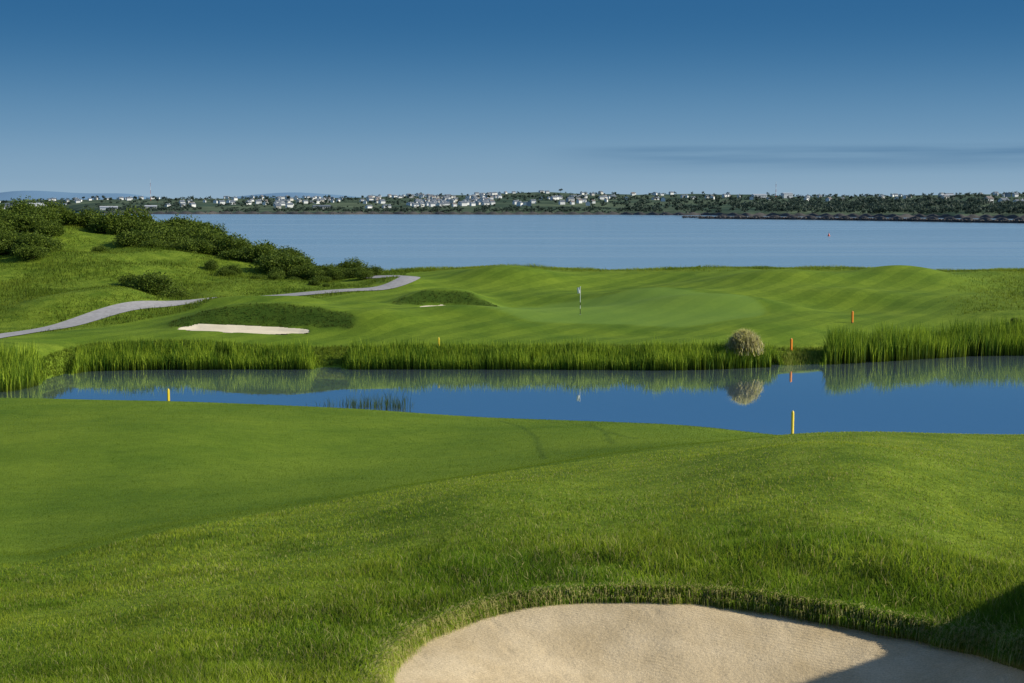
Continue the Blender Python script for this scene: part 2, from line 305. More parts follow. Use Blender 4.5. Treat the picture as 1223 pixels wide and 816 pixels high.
def foot(fx,fy,a,d):
    global gz
    c_,s_=math.cos(a),math.sin(a); ux=(gx-fx)*c_+(gy-fy)*s_; uy=-(gx-fx)*s_+(gy-fy)*c_; gz=gz-d*np.exp(-(ux/.05)**2-(uy/.12)**2)+d*.4*np.exp(-(ux/.10)**2-((uy-.02)/.19)**2)
for tr0 in ((1.6,12.4,.9),(3.0,15.2,-1.9)):
    fx,fy,a=tr0
    for k in range(6): foot(fx+(.1 if k%2 else -.1)*math.cos(a),fy+(.1 if k%2 else -.1)*math.sin(a),a,.016); fx+=-math.sin(a)*.55; fy+=math.cos(a)*.55; a+=random.uniform(-.2,.2)
for _ in range(70): foot(random.uniform(-1,5),random.uniform(11,15.8),random.uniform(0,3),.010)
idx=np.arange(gx.size).reshape(gx.shape); q=np.stack([idx[:-1,:-1],idx[:-1,1:],idx[1:,1:],idx[1:,:-1]],-1).reshape(-1,4)
keep=(sd.ravel()[q]<.05).any(1)
structure(npmesh('sand',np.stack([gx,gy,gz],-1).reshape(-1,3),q[keep],sm,smooth=True,k=4))
for P_,dp in ((B1,.16),(B2,.05)):
    A=np.array(P_); xs=np.arange(A[:,0].min()-.3,A[:,0].max()+.3,.12); ys=np.arange(A[:,1].min()-.3,A[:,1].max()+.3,.12); gx,gy=np.meshgrid(xs,ys); sd=sdpoly(gx,gy,P_)
    gz=H(gx,gy,Zb)-dp*sst(0,.7,-sd)-.03
    idx=np.arange(gx.size).reshape(gx.shape); q=np.stack([idx[:-1,:-1],idx[:-1,1:],idx[1:,1:],idx[1:,:-1]],-1).reshape(-1,4); keep=(sd.ravel()[q]<.1).all(1)
    structure(npmesh('sand',np.stack([gx,gy,gz],-1).reshape(-1,3),q[keep],psm,smooth=True,k=4))
# ------------------------------------------------------------------ path
pm=simple('path_gravel',(.34,.33,.335),.9,.15,3)
ctrl=C1+[((C1[-1][0]*.5+C2[0][0]*.5),(C1[-1][1]+C2[0][1])*.5+1.8)]+C2
pts=[]
for i in range(len(ctrl)-1):
    p0=ctrl[max(i-1,0)];p1=ctrl[i];p2=ctrl[i+1];p3=ctrl[min(i+2,len(ctrl)-1)]
    for k in range(14):
        tt=k/14; pts.append(tuple(.5*((2*p1[a])+(-p0[a]+p2[a])*tt+(2*p0[a]-5*p1[a]+4*p2[a]-p3[a])*tt*tt+(-p0[a]+3*p1[a]-3*p2[a]+p3[a])*tt**3) for a in (0,1)))
PA=np.array(pts); 
for _ in range(6): PA[1:-1]=.25*PA[:-2]+.5*PA[1:-1]+.25*PA[2:]
T_=np.gradient(PA,axis=0); T_/=np.linalg.norm(T_,axis=1)[:,None]; Nn=np.stack([-T_[:,1],T_[:,0]],1)
off=np.linspace(-.9,.9,9); V=[]
for o_ in off: V.append(PA+Nn*o_)
V=np.stack(V,1)
zz=np.maximum(H(V[...,0],V[...,1])+.05,0); V=np.concatenate([V,zz[...,None]],-1)
idx=np.arange(V.shape[0]*9).reshape(-1,9); q=np.stack([idx[:-1,:-1],idx[:-1,1:],idx[1:,1:],idx[1:,:-1]],-1).reshape(-1,4)
structure(npmesh('path',V.reshape(-1,3),q,pm,smooth=True,k=4))
# ------------------------------------------------------------------ water
wm,t,b=new_mat('pond_water'); n=t.nodes.new; l=t.links.new; tcn=n('ShaderNodeTexCoord')
b.inputs['Base Color'].default_value=(.15,.21,.25,1); b.inputs['Roughness'].default_value=.4
gl=n('ShaderNodeBsdfGlossy'); gl.inputs['Roughness'].default_value=.0; gl.inputs['Color'].default_value=(.98,.99,1,1)
bp=n('ShaderNodeBump'); bp.inputs['Strength'].default_value=.05; bp.inputs['Distance'].default_value=.02; l(noise(1.6,3).outputs[0],bp.inputs['Height']); l(bp.outputs[0],gl.inputs['Normal'])
fr=n('ShaderNodeLayerWeight'); fr.inputs['Blend'].default_value=.5
fmr=n('ShaderNodeMapRange'); fmr.inputs[1].default_value=.3; fmr.inputs[2].default_value=.85; fmr.inputs[3].default_value=.12; fmr.inputs[4].default_value=.82; l(fr.outputs['Facing'],fmr.inputs[0])
ms=n('ShaderNodeMixShader'); l(fmr.outputs[0],ms.inputs[0]); l(b.outputs[0],ms.inputs[1]); l(gl.outputs[0],ms.inputs[2]); l(ms.outputs[0],t.nodes['Material Output'].inputs[0])
structure(npmesh('pond',[(-75,55,PW),(95,55,PW),(95,108,PW),(-75,108,PW)],[[0,1,2,3]],wm,k=4))
wm,t,b=new_mat('sea_water'); n=t.nodes.new; l=t.links.new; tcn=n('ShaderNodeTexCoord')
mpn=n('ShaderNodeMapping'); mpn.inputs['Scale'].default_value=(.0022,.016,1); l(tcn.outputs['Object'],mpn.inputs[0])
q1=n('ShaderNodeTexNoise'); q1.inputs['Scale'].default_value=1; q1.inputs['Detail'].default_value=8; q1.inputs['Roughness'].default_value=.62; l(mpn.outputs[0],q1.inputs[0])
r1=ramp(q1.outputs[0],(.20,.325,.43),(.34,.47,.56),.3,.7); l(r1.outputs[0],b.inputs['Base Color']); b.inputs['IOR'].default_value=1.5
mr=n('ShaderNodeMapRange'); mr.inputs[3].default_value=.08; mr.inputs[4].default_value=.28; l(q1.outputs[0],mr.inputs[0]); l(mr.outputs[0],b.inputs['Roughness'])
mp2=n('ShaderNodeMapping'); mp2.inputs['Scale'].default_value=(.05,.25,1); l(tcn.outputs['Object'],mp2.inputs[0])
q2=n('ShaderNodeTexNoise'); q2.inputs['Scale'].default_value=1; q2.inputs['Detail'].default_value=5; l(mp2.outputs[0],q2.inputs[0])
bp=n('ShaderNodeBump'); bp.inputs['Strength'].default_value=.15; bp.inputs['Distance'].default_value=.5; l(q2.outputs[0],bp.inputs['Height']); l(bp.outputs[0],b.inputs['Normal'])
structure(npmesh('sea',[(-40000,125,0),(40000,125,0),(60000,60000,0),(-60000,60000,0)],[[0,1,2,3]],wm,k=4))
# ------------------------------------------------------------------ far coast
cpx=[-2500,-200,60,130,400,760,880,1000,1223,3000]; cd0=[3300,3000,2850,2080,2000,1900,1740,1600,1380,900]
spx=[-2500,0,200,350,500,640,800,1000,1223,3000]; spy=[238,239,238,237,234,231,233,234,232,230]
cu=np.linspace(-1.5,1.5,700); cpxg=611.5+F*cu; D0=pchip(cpx,cd0,cpxg)+vnoise(cpxg,cpxg*0,25,3)*50
S=np.array([CAMZ+3400*(-(v-244)/F) for v in spy]); SZ=pchip(spx,S,cpxg)
tv=np.concatenate([np.linspace(-.02,.02,14),np.linspace(.03,1,70),np.linspace(1.05,2,14)])
CD=D0[None,:]+tv[:,None]*(3450-D0[None,:]); CX=cu[None,:]*CD
tt=np.clip(tv,0,1)[:,None]
CZ=np.where(tv[:,None]<0,-3,0)+2.5*sst(0,.012,tv)[:,None]+(SZ[None,:]-2.5)*tt**.8+vnoise(CX,CD,160,4)*7*tt**.6+vnoise(CX,CD,60,5)*2*tt**.5
CZ=CZ-np.clip(tv[:,None]-1,0,1)*25
def HC(x,D):
    u=x/D; j=int(np.clip(np.searchsorted(cu,u)-1,0,len(cu)-2)); tq=(D-D0[j])/(3450-D0[j]); i=int(np.clip(np.searchsorted(tv,tq)-1,0,len(tv)-2))
    f=np.clip((tq-tv[i])/(tv[i+1]-tv[i]),0,1); return float(CZ[i,j]*(1-f)+CZ[i+1,j]*f)
fm,t,b=new_mat('far_fields'); n=t.nodes.new; l=t.links.new; tcn=n('ShaderNodeTexCoord')
vo=n('ShaderNodeTexVoronoi'); vo.inputs['Scale'].default_value=.007; l(tcn.outputs['Object'],vo.inputs[0])
sp_=n('ShaderNodeSeparateColor'); l(vo.outputs['Color'],sp_.inputs[0])
ff=ramp(sp_.outputs[0],(.06,.095,.07),(.12,.155,.10),.2,.9); fn=ramp(noise(.02,6).outputs[0],(.6,.65,.7),(1.2,1.2,1.2))
l(mix(1.0,ff.outputs[0],fn.outputs[0],'MULTIPLY'),b.inputs['Base Color']); b.inputs['Roughness'].default_value=1; b.inputs['Specular IOR Level'].default_value=0
idx=np.arange(CZ.size).reshape(CZ.shape); q=np.stack([idx[:-1,:-1],idx[:-1,1:],idx[1:,1:],idx[1:,:-1]],-1).reshape(-1,4)
structure(npmesh('far_shore',np.stack([CX,CD,CZ],-1).reshape(-1,3),q,fm,smooth=True,k=4))
rk=simple('dark_rock',(.085,.08,.075),.9,.35,1.0)
def bank(bx,bD,hh,name):
    nb_=len(bx); V=[]
    for i in range(nb_):
        k_=min(1,i*.09+.05)
        for o_,z_ in [(-14,-1),(-8,.9),(-3,hh),(3,hh),(8,.9),(14,-1)]: V.append((bx[i],bD[i]+o_*k_,(z_+1)*k_*(1+.3*math.sin(i*1.3))-1))
    idx=np.arange(nb_*6).reshape(nb_,6); q=np.stack([idx[:-1,:-1],idx[1:,:-1],idx[1:,1:],idx[:-1,1:]],-1).reshape(-1,4)
    structure(npmesh(name,np.array(V),q,rk,k=4))
bt=np.linspace(0,1,160); bD=1400-bt*560+12*np.sin(bt*9); bank((815+bt*685-611.5)/F*bD,bD,3.0,'breakwater_bank')
bu=np.linspace((125-611.5)/F,(1500-611.5)/F,420); bD2=np.interp(bu,cu,D0)-4; bank(bu*bD2,bD2,2.9,'shore_wall_bank')
hm=simple('haze_tinted_hills',(.17,.29,.43),1,.06,.0005,0)  # distance haze put into the base colour as a blue tint
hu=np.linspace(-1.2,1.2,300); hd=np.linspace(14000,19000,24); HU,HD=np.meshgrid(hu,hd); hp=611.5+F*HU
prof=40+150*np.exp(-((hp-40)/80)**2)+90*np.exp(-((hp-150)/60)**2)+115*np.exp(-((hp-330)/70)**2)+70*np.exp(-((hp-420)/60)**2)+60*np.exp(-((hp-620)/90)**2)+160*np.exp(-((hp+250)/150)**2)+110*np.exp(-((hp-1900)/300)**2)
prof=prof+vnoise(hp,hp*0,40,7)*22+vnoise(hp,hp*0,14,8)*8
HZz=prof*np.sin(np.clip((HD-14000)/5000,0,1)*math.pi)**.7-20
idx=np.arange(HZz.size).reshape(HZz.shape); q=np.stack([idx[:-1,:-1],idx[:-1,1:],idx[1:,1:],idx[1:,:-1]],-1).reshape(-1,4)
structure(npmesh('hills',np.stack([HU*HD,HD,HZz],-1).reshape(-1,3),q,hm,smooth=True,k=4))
# ------------------------------------------------------------------ leaf clouds
def leafcloud(nL,rx,ry,rz,zc,size,cA,cB,lobes=7,seed=0,shell=.55):
    g=np.random.default_rng(seed)
    L_=g.normal(size=(lobes,3)); L_/=np.linalg.norm(L_,axis=1)[:,None]; L_*=g.uniform(.35,.75,(lobes,1)); L_[:,2]=np.abs(L_[:,2])*.9-.15; LR=g.uniform(.22,.58,lobes)
    k=g.integers(0,lobes,nL); d=g.normal(size=(nL,3)); d/=np.linalg.norm(d,axis=1)[:,None]; r=g.uniform(shell,1.12,nL)
    P=L_[k]+d*(LR[k]*r)[:,None]; P=P*np.array([rx,ry,rz])+np.array([0,0,zc])
    a=g.normal(size=(nL,3)); a/=np.linalg.norm(a,axis=1)[:,None]; b_=np.cross(a,g.normal(size=(nL,3))); b_/=np.linalg.norm(b_,axis=1)[:,None]
    s_=size*g.uniform(.6,1.3,nL)[:,None]
    V=np.stack([P-a*s_,P+b_*s_*.5,P+a*s_,P-b_*s_*.5],1).reshape(-1,3)
    tcol=np.clip(g.uniform(0,1,nL)*.6+.4*g.uniform(0,1,lobes)[k],0,1)[:,None]
    c=np.array(cA)*(1-tcol)+np.array(cB)*tcol; c=np.repeat(c,4,0)
    return V,np.arange(nL*4).reshape(-1,4),c
lm=leafmat('leaf_foliage',.3,.25); bark=simple('bark',(.09,.065,.045),.9,.3,4)
HAZE_LEAF_A=(.042,.068,.055); HAZE_LEAF_B=(.078,.112,.078)  # far leaf colours lifted and blued to imitate haze
Vs=[];Cs=[]; variants=[leafcloud(46,5,5,4.5,5,1.5,HAZE_LEAF_A,HAZE_LEAF_B,5,i,.5) for i in range(6)]
nT=0
def add_far(px,D,s_):
    global nT
    x=(px-611.5)/F*D; z=HC(x,D)
    if z<1.5: return
    V,T,c=variants[nT%6]; Vs.append(V*s_+np.array([x,D,z-1.5])); Cs.append(c*random.uniform(.85,1.15)); nT+=1
for _ in range(1500):
    px=random.triangular(700,1420,1150); d0=float(np.interp(px,cpx,cd0)); D=d0+25+abs(random.gauss(0,1))*380
    if vnoise(px,D*.15,28,31)>-.25: add_far(px,D,random.uniform(.6,1.2))
for _ in range(1000):
    px=random.uniform(120,860); d0=float(np.interp(px,cpx,cd0)); D=d0+20+abs(random.gauss(0,1))*90
    if vnoise(px,0*px,30,33)>-.2: add_far(px,D,random.uniform(.35,.8))
for _ in range(1900):
    px=random.uniform(-150,1400); D=random.uniform(2300,3440)
    if px<100: D=random.uniform(2900,3440)
    if vnoise(px,D*.2,30,35)>-.12: add_far(px,D,random.uniform(.5,1.05))
V=np.concatenate(Vs); C=np.concatenate(Cs)
stuff(npmesh('distant_woodland',V,np.arange(len(V)).reshape(-1,4),lm,cols=C,k=4),'dark green woodland and hedges along the far shore of the bay','woodland')
tms=[]
for i in range(3):
    V,T,c=leafcloud(260,5,5,4.6,8,.95,HAZE_LEAF_A,HAZE_LEAF_B,9,50+i,.4); tms.append(npmesh('crown',V,T,lm,cols=c,k=4,link=False))
mb=MB(); mb.lathe([(.5,-1.5),(.35,2),(.22,5),(.1,8)],8); trk=mb.mesh('trunk',bark,True)
for i in range(60):
    px=random.choice([random.uniform(230,720),random.uniform(720,1223),random.uniform(0,230)]); 
    D=random.uniform(2500,3400) if px<750 else random.uniform(1900,3300)
    if px<120: D=random.uniform(3000,3400)
    x=(px-611.5)/F*D; e=empty('broadleaf_tree',(x,D,HC(x,D)),random.uniform(0,6))
    sc_=random.uniform(.6,1.0); mobj('crown',tms[i%3],e,scale=(sc_,)*3); mobj('trunk',trk,e,scale=(sc_,)*3)
    where='left end of' if px<230 else ('middle of' if px<720 else 'right half of')
    tag(e,'round dark green tree among the houses on the %s the far shore'%where,'tree','far trees on the %s the shore'%where)
# ------------------------------------------------------------------ houses
white=simple('white_render',(.82,.83,.83),.8,.04,.3); cream=simple('cream_render',(.6,.58,.53),.8,.05,.3); grey=simple('grey_wall',(.4,.42,.44),.8,.08,.3)
slate=simple('haze_tinted_slate_roof',(.14,.165,.2),.7,.2,.4); brown=simple('brown_tile_roof',(.2,.17,.16),.8,.2,.4); metal=simple('pale_metal_roof',(.5,.52,.55),.5,.08,.3); glass=simple('window_glass',(.04,.05,.07),.15,.2,.5,.6)  # slate lightened and blued in its colour to imitate haze over the bay
def house_meshes(w,d,h,r,wm_,rm_,win=True):
    mb=MB(); mb.poly([(-w,-d,-3),(w,-d,-3),(w,d,-3),(-w,d,-3),(-w,-d,h),(w,-d,h),(w,d,h),(-w,d,h),(-w,0,h+r),(w,0,h+r)],[(0,1,5,4),(2,3,7,6),(1,2,6,9,5),(3,0,4,8,7)])
    wall=mb.mesh('wall',wm_)
    o=.45; mb=MB(); e=h-o*r/d
    mb.poly([(-w-o,-d-o,e+.05),(w+o,-d-o,e+.05),(w+o,0,h+r+.05),(-w-o,0,h+r+.05),(w+o,d+o,e+.05),(-w-o,d+o,e+.05),
             (-w-o,-d-o,e+.3),(w+o,-d-o,e+.3),(w+o,0,h+r+.3),(-w-o,0,h+r+.3),(w+o,d+o,e+.3),(-w-o,d+o,e+.3)],
            [(6,7,8,9),(9,8,10,11),(0,3,2,1),(3,5,4,2),(0,1,7,6),(1,2,8,7),(2,4,10,8),(4,5,11,10),(5,3,9,11),(3,0,6,9)])
    roof=mb.mesh('roof',rm_)
    mb=MB(); mb.box(w-1.2,w-.4,-.4,.4,h+r-.2,h+r+1.1); chim=mb.mesh('chimney',wm_)
    wins=[]
    if win:
        for z0 in ([1,3.6] if h>4.5 else [1]):
            for xx in (-w*.6,0,w*.6):
                mb=MB(); mb.box(xx-.65,xx+.65,-d-.04,-d+.1,z0,z0+1.3); wins.append(mb.mesh('window',glass))
    return wall,roof,chim,wins
protos=[house_meshes(5.2,3.6,4.9,2.4,white,slate),house_meshes(4.2,3.8,5.2,2.7,white,brown),house_meshes(7,3.8,3.4,2.2,white,slate),house_meshes(5,3.8,5,2.4,cream,slate),house_meshes(6.5,4,5.6,2.2,grey,slate)]
pdesc=['white two storey house with dark slate roof','white house with brown tiled roof','long white bungalow with dark slate roof','cream house with dark slate roof','grey house with dark slate roof']
def house(px,D,v,rz,label,group,s_=1,windows=False):
    x=(px-611.5)/F*D; e=empty('house',(x,D,HC(x,D)+.3),rz); wl,rf,ch,ws=protos[v]
    e.scale=(s_,)*3
    mobj('wall',wl,e); r_=mobj('roof',rf,e); mobj('chimney',ch,r_)
    if windows:
        for w_ in ws: mobj('window',w_,e)
    tag(e,label,'house',group)
used=[]
def free(px,D):
    for a,b_ in used:
        if abs((a-px)/F*D)<10.5 and abs(b_-D)<12: return False
    used.append((px,D)); return True
def cluster(n_,p0,p1,d0,d1,where,mode=None):
    c=0;tr=0
    while c<n_ and tr<n_*40:
        tr+=1; px=random.triangular(p0,p1,mode) if mode else random.uniform(p0,p1); D=random.uniform(d0,d1); D=round(D/48)*48+random.uniform(-5,5)
        if vnoise(px,D*.12,26,37)<-.08 or not free(px,D): continue
        v=random.choices(range(5),[7,1.5,2.2,1.0,.5])[0]
        house(px,D,v,random.choice([.45,.6,.7,.9,1.2,1.57]),pdesc[v]+' '+where,pdesc[v]+' '+where,random.uniform(.68,.98)); c+=1
cluster(230,300,730,2200,3380,'in the town across the bay',580)
cluster(22,0,215,2950,3400,'on the far left shore')
cluster(30,200,340,2200,3300,'left of the bay town')
cluster(26,720,960,2500,3350,'on the ridge right of the bay town')
cluster(30,960,1223,2500,3300,'on the wooded ridge at the right')
for i,(px,D,v,rz) in enumerate([(1196,1850,0,.5),(1214,1780,2,.6),(1178,1980,1,.5)]):
    house(px,D,v,rz,['large white house at far right above the stony shore','long white bungalow at the extreme right edge of the shore','white brown roofed house left of the far right pair'][i],'white houses at the right edge',1.15,True)
def block(px,D,w,d,h,wm_,rm_,label,name='warehouse',cat='building',pitch=1.6,rz=.25):
    x=(px-611.5)/F*D; e=empty(name,(x,D,HC(x,D)+.3),rz); wl,rf,ch,ws=house_meshes(w,d,h,pitch,wm_,rm_); mobj('wall',wl,e); mobj('roof',rf,e)
    mb=MB()
    mb.box(-w*.3,-w*.3+4,-d-.06,-d+.2,0,min(4,h-1)); mobj('door',mb.mesh('door',glass),e)
    for k in range(4):
        mb=MB(); xx=-w*.05+k*w*.25; mb.box(xx,xx+w*.12,-d-.06,-d+.2,h*.45,h*.45+1.4); mobj('window',mb.mesh('window',glass),e)
    tag(e,label,cat)
block(46,2900,17,11,7,white,metal,'largest white gabled warehouse near the left edge of far shore',rz=.7,pitch=4.5)
block(132,2180,13,5,3.4,white,metal,'low long white building at the waterline on the left')
block(182,2200,9,5,3.4,cream,metal,'cream low building below the tall mast')
block(20,3000,18,8,5,grey,slate,'grey long building at the left edge of the far shore')
block(385,2150,13,6,4,cream,slate,'cream long building by the water left of the bay town')
block(905,2900,14,8,6,white,metal,'large white industrial building below the chimney stack')
block(938,2950,10,8,9,white,metal,'tall white industrial block right of the chimney stack')
block(1128,2700,14,7,5,white,metal,'long white building on the right wooded ridge')
def mast(px,D,h,name,label,cat,r=.5):
    x=(px-611.5)/F*D; e=empty(name,(x,D,HC(x,D)),0)
    for k in range(6):
        mb=MB(); mb.lathe([(r*(1-k*.12),h*k/6),(r*(1-(k+1)*.12),h*(k+1)/6-.05)],8); mobj('section',mb.mesh('section',white if k%2 else simple('red_paint',(.5,.1,.07))),e)
    mb=MB(); mb.box(-1,1,-1,1,h*.8,h*.8+.5); mobj('platform',mb.mesh('platform',grey),e)
    tag(e,label,cat)
mast(182,3000,45,'radio_mast','tall thin red and white mast rising above left shore','mast')
mast(925,3100,34,'chimney_stack','thin stack rising over the white industrial buildings','chimney',.7)
g=np.random.default_rng(3); Vs=[];Ts=[];o_=0
oct_v=np.array([(1,0,0),(-1,0,0),(0,1,0),(0,-1,0),(0,0,1),(0,0,-1)],float); oct_t=np.array([(0,2,4),(2,1,4),(1,3,4),(3,0,4),(2,0,5),(1,2,5),(3,1,5),(0,3,5)])
for i in range(3600):
    if i%3:
        k_=g.uniform(0,1); px=815+k_*685; D=1400-k_*560+12*math.sin(k_*9)+g.normal()*5-2; zb=1.6
    else:
        px=g.uniform(100,860); D=float(np.interp((px-611.5)/F,cu,D0))+g.normal()*9+2; zb=max(0,HC((px-611.5)/F*D,D))
    x=(px-611.5)/F*D; s_=g.uniform(.4,1.3)*(D/1200)**.6
    Vs.append(oct_v*s_*g.uniform(.6,1.3,(6,3))*np.array([1.4,1,.8])+np.array([x,D,zb+.1])); Ts.append(oct_t+o_); o_+=6
stuff(npmesh('shore_rocks',np.concatenate(Vs),np.concatenate(Ts),rk),'dark boulders heaped along the far waterline','rocks')
# ------------------------------------------------------------------ blades
bm_=leafmat('grass_blade',.42,.75)
def blades(name,P,h,w,lean,col,mat,dark=.45,seed=1,az=None,droop=None):
    g=np.random.default_rng(seed); n_=len(P); az=g.uniform(0,2*math.pi,n_) if az is None else az; fa=g.uniform(0,math.pi,n_)
    d=np.stack([np.cos(az),np.sin(az),0*az],1); sd_=np.stack([np.cos(fa),np.sin(fa),0*fa],1)*(w/2)[:,None]; up=np.array([0,0,1.])
    zt=h*np.sqrt(np.clip(1-(lean*.7)**2,.2,1))
    if droop is not None: zt=zt-droop*h
    m_=P+up*(h*.55)[:,None]+d*(lean*h*.25)[:,None]; tp=P+up*zt[:,None]+d*(lean*h)[:,None]
    if droop is not None: m_=m_+d*(droop*h*.35)[:,None]
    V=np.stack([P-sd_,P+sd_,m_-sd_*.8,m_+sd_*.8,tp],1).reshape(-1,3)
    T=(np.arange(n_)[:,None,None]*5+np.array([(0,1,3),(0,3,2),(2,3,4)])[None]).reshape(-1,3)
    C=np.stack([col*dark,col*dark,col*.9,col*.9,col*1.15],1).reshape(-1,3)  # root colour darkened in place of shade between blades
    return npmesh(name,V,T,mat,cols=C)
def cmix(a,b_,t_): return np.array(a)[None]*(1-t_[:,None])+np.array(b_)[None]*t_[:,None]
n_=500000; v=rng.uniform(1/40.,1/10.2,n_); D=1/v; u=rng.uniform(-.47,.47,n_); x=u*D
ne=80000; Bq=np.array(B0[:len(Bn)]); si=rng.uniform(0,len(Bq)-1.001,ne); i0=si.astype(int); fr=(si-i0)[:,None]; pe=Bq[i0]*(1-fr)+Bq[i0+1]*fr
tg=Bq[i0+1]-Bq[i0]; tg/=np.linalg.norm(tg,axis=1)[:,None]; nrm=np.stack([-tg[:,1],tg[:,0]],1); oe=np.abs(rng.normal(0,.10,ne))-.05; pe=pe+nrm*oe[:,None]
x=np.concatenate([x,pe[:,0]]); D=np.concatenate([D,pe[:,1]]); u=x/D; px=611.5+F*u; n_=len(x); isE=np.arange(n_)>=n_-ne
k3p=np.interp(u,U,KDi[3]); ok=(D<k3p+.1+vnoise(x,D,3,11)*.35)|((px>930)&(D<40))
sdq=np.full(n_,9.); mq=(D<20)&(np.abs(x)<9); sdq[mq]=sdpoly(x[mq],D[mq],B0)
ok&=(sdq>-.06)
x=x[ok];D=D[ok];u=u[ok];sdq=sdq[ok];px=px[ok]; isE=isE[ok]; n_=len(x)
lit_crest=sst(18,23,D)*sst(250,650,px)  # crest mask: painted sunlit tone and shorter blades
cl=vnoise(x,D,.5,41)+vnoise(x,D,1.9,42); tall=np.exp(-((sdq-1.0)/1.4)**2)
h=(.030+.028*np.clip(cl+.5,0,1.2)*(1-.7*lit_crest)+.125*tall*np.clip(cl+.7,.2,1.3))*rng.uniform(.5,1.35,n_)*np.clip(D/16,.8,1.25)*(1-.25*lit_crest)
h=np.where(isE,rng.uniform(.06,.14,n_),h)
w=.0050*(D/12)**.9*rng.uniform(.7,1.3,n_)*(1+.3*tall); lean=rng.uniform(.1,.8,n_); lean=np.where(isE,rng.uniform(.5,1.1,n_),lean)
tt=np.clip(.44+vnoise(x,D,1.2,43)*.8*(1-.4*lit_crest)+vnoise(x,D,4.5,46)*.5+rng.normal(0,.26,n_)+.26*lit_crest-.15*tall,0,1); c=cmix((.15,.28,.014),(.52,.62,.05),tt)  # sun on the crest painted paler, slope above the bunker painted darker
st=rng.uniform(0,1,n_)<(.06+.16*np.clip(vnoise(x,D,2.2,44)+.15,0,1)+.35*np.exp(-(sdq/.12)**2)); c[st]=np.array((.68,.62,.24))*rng.uniform(.7,1.2,(st.sum(),1))
c*=(1+vnoise(x,D,.35,45)*(.55-.3*lit_crest))[:,None]; c=np.minimum(c,.85)
P=np.stack([x,D,np.where(sdq<.12,np.maximum(H(x,D),H(x,D,Zb)-.05),H(x,D))-.01],1)
az=rng.uniform(0,6.283,n_)
azE=np.arctan2(12.6-D[isE],2.4-x[isE])+rng.normal(0,.8,isE.sum()); az[isE]=azE
dr=np.where(isE,rng.uniform(0,1.6,n_),0)
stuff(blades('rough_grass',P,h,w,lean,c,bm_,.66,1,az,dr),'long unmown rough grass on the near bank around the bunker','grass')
n_=260000; D=1/rng.uniform(1/60.,1/19.,n_); u=rng.uniform(-.45,.22,n_); x=u*D; k3p=np.interp(u,U,KDi[3]); px=611.5+F*u
ok=(D>k3p)&(D<58)&(px<965+rng.normal(0,15,n_)); x=x[ok];D=D[ok]; n_=len(x)
tt=np.clip(.45+vnoise(x,D,6,51)*.7+vnoise(x,D,1.1,52)*.4+rng.normal(0,.36,n_),0,1); c=cmix((.13,.235,.012),(.31,.41,.03),tt)
tr_=H(x,D,track); c*=(1-.3*np.clip(tr_,0,1))[:,None]*(1+vnoise(x,D,.5,53)*.25)[:,None]
stuff(blades('fairway_turf',np.stack([x,D,H(x,D)-.004],1),.022*rng.uniform(.5,1.4,n_)*(D/30)**.5,.008*(D/30)*rng.uniform(.7,1.3,n_),rng.uniform(.1,.8,n_),c,bm_,.7,2),'closely mown turf of the near fairway at the left','grass')
def scatter(n0,p0,p1,f,seed):
    g=np.random.default_rng(seed); px=g.uniform(p0,p1,n0); u=(px-611.5)/F; D=f(px,g); x=u*D; return x,D,px,g
X1=[];D1=[];H1=[];F1=[]
def addm(x,D,h,f=1.0): X1.append(x);D1.append(D);H1.append(h);F1.append(np.full(len(x),f))
x,D,px,g=scatter(160000,-150,520,lambda p,g:g.uniform(94,172,len(p)),61)
mw=H(x,D,mown); fcx=H(x,D,face); dpath=np.full(len(x),9.)
for i in range(0,len(PA),3): dpath=np.minimum(dpath,np.hypot(x-PA[i,0],D-PA[i,1]))
ok=(mw<.5)&(dpath>1.1)&(fcx<.2); addm(x[ok],D[ok],g.uniform(.07,.32,ok.sum())*np.clip(.8+vnoise(x[ok],D[ok],3,69)*1.6,.3,1.6),.82)
x,D,px,g=scatter(34000,200,600,lambda p,g:g.uniform(98,128,len(p)),68); ok=H(x,D,face)>.5; addm(x[ok],D[ok],g.uniform(.08,.2,ok.sum()),.34)  # wall blades: longer rough, colour cut down for the painted shade
x,D,px,g=scatter(18000,440,1400,lambda p,g:knot(15,p)+g.normal(0,1.5,len(p))-.3,62); addm(x,D,g.uniform(.12,.5,len(x))*np.clip(vnoise(x,D,2.5,77)+.6,.2,1.2))
x,D,px,g=scatter(34000,-60,1300,lambda p,g:knot(10,p)+g.uniform(0,3.0,len(p)),63); addm(x,D,g.uniform(.1,.3,len(x)),.85)
x,D,px,g=scatter(24000,1090,1420,lambda p,g:g.uniform(110,146,len(p)),64); ok=H(x,D,mown)<g.uniform(0,.9,len(x)); addm(x[ok],D[ok],g.uniform(.08,.28,ok.sum()),.85)
x,D,px,g=scatter(9000,-200,1400,lambda p,g:knot(7,p)+g.uniform(-2.5,.3,len(p)),65); addm(x,D,g.uniform(.1,.35,len(x)))
x=np.concatenate(X1);D=np.concatenate(D1);h=np.concatenate(H1);ff_=np.concatenate(F1); g=np.random.default_rng(66); tt=np.clip(.5+vnoise(x,D,4,67)+g.normal(0,.2,len(x)),0,1)
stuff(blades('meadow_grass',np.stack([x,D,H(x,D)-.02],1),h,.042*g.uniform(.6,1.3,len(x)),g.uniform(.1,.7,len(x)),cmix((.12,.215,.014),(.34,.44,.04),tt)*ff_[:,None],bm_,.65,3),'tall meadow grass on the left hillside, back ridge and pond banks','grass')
rm_=leafmat('reed_blade',.38,.15)
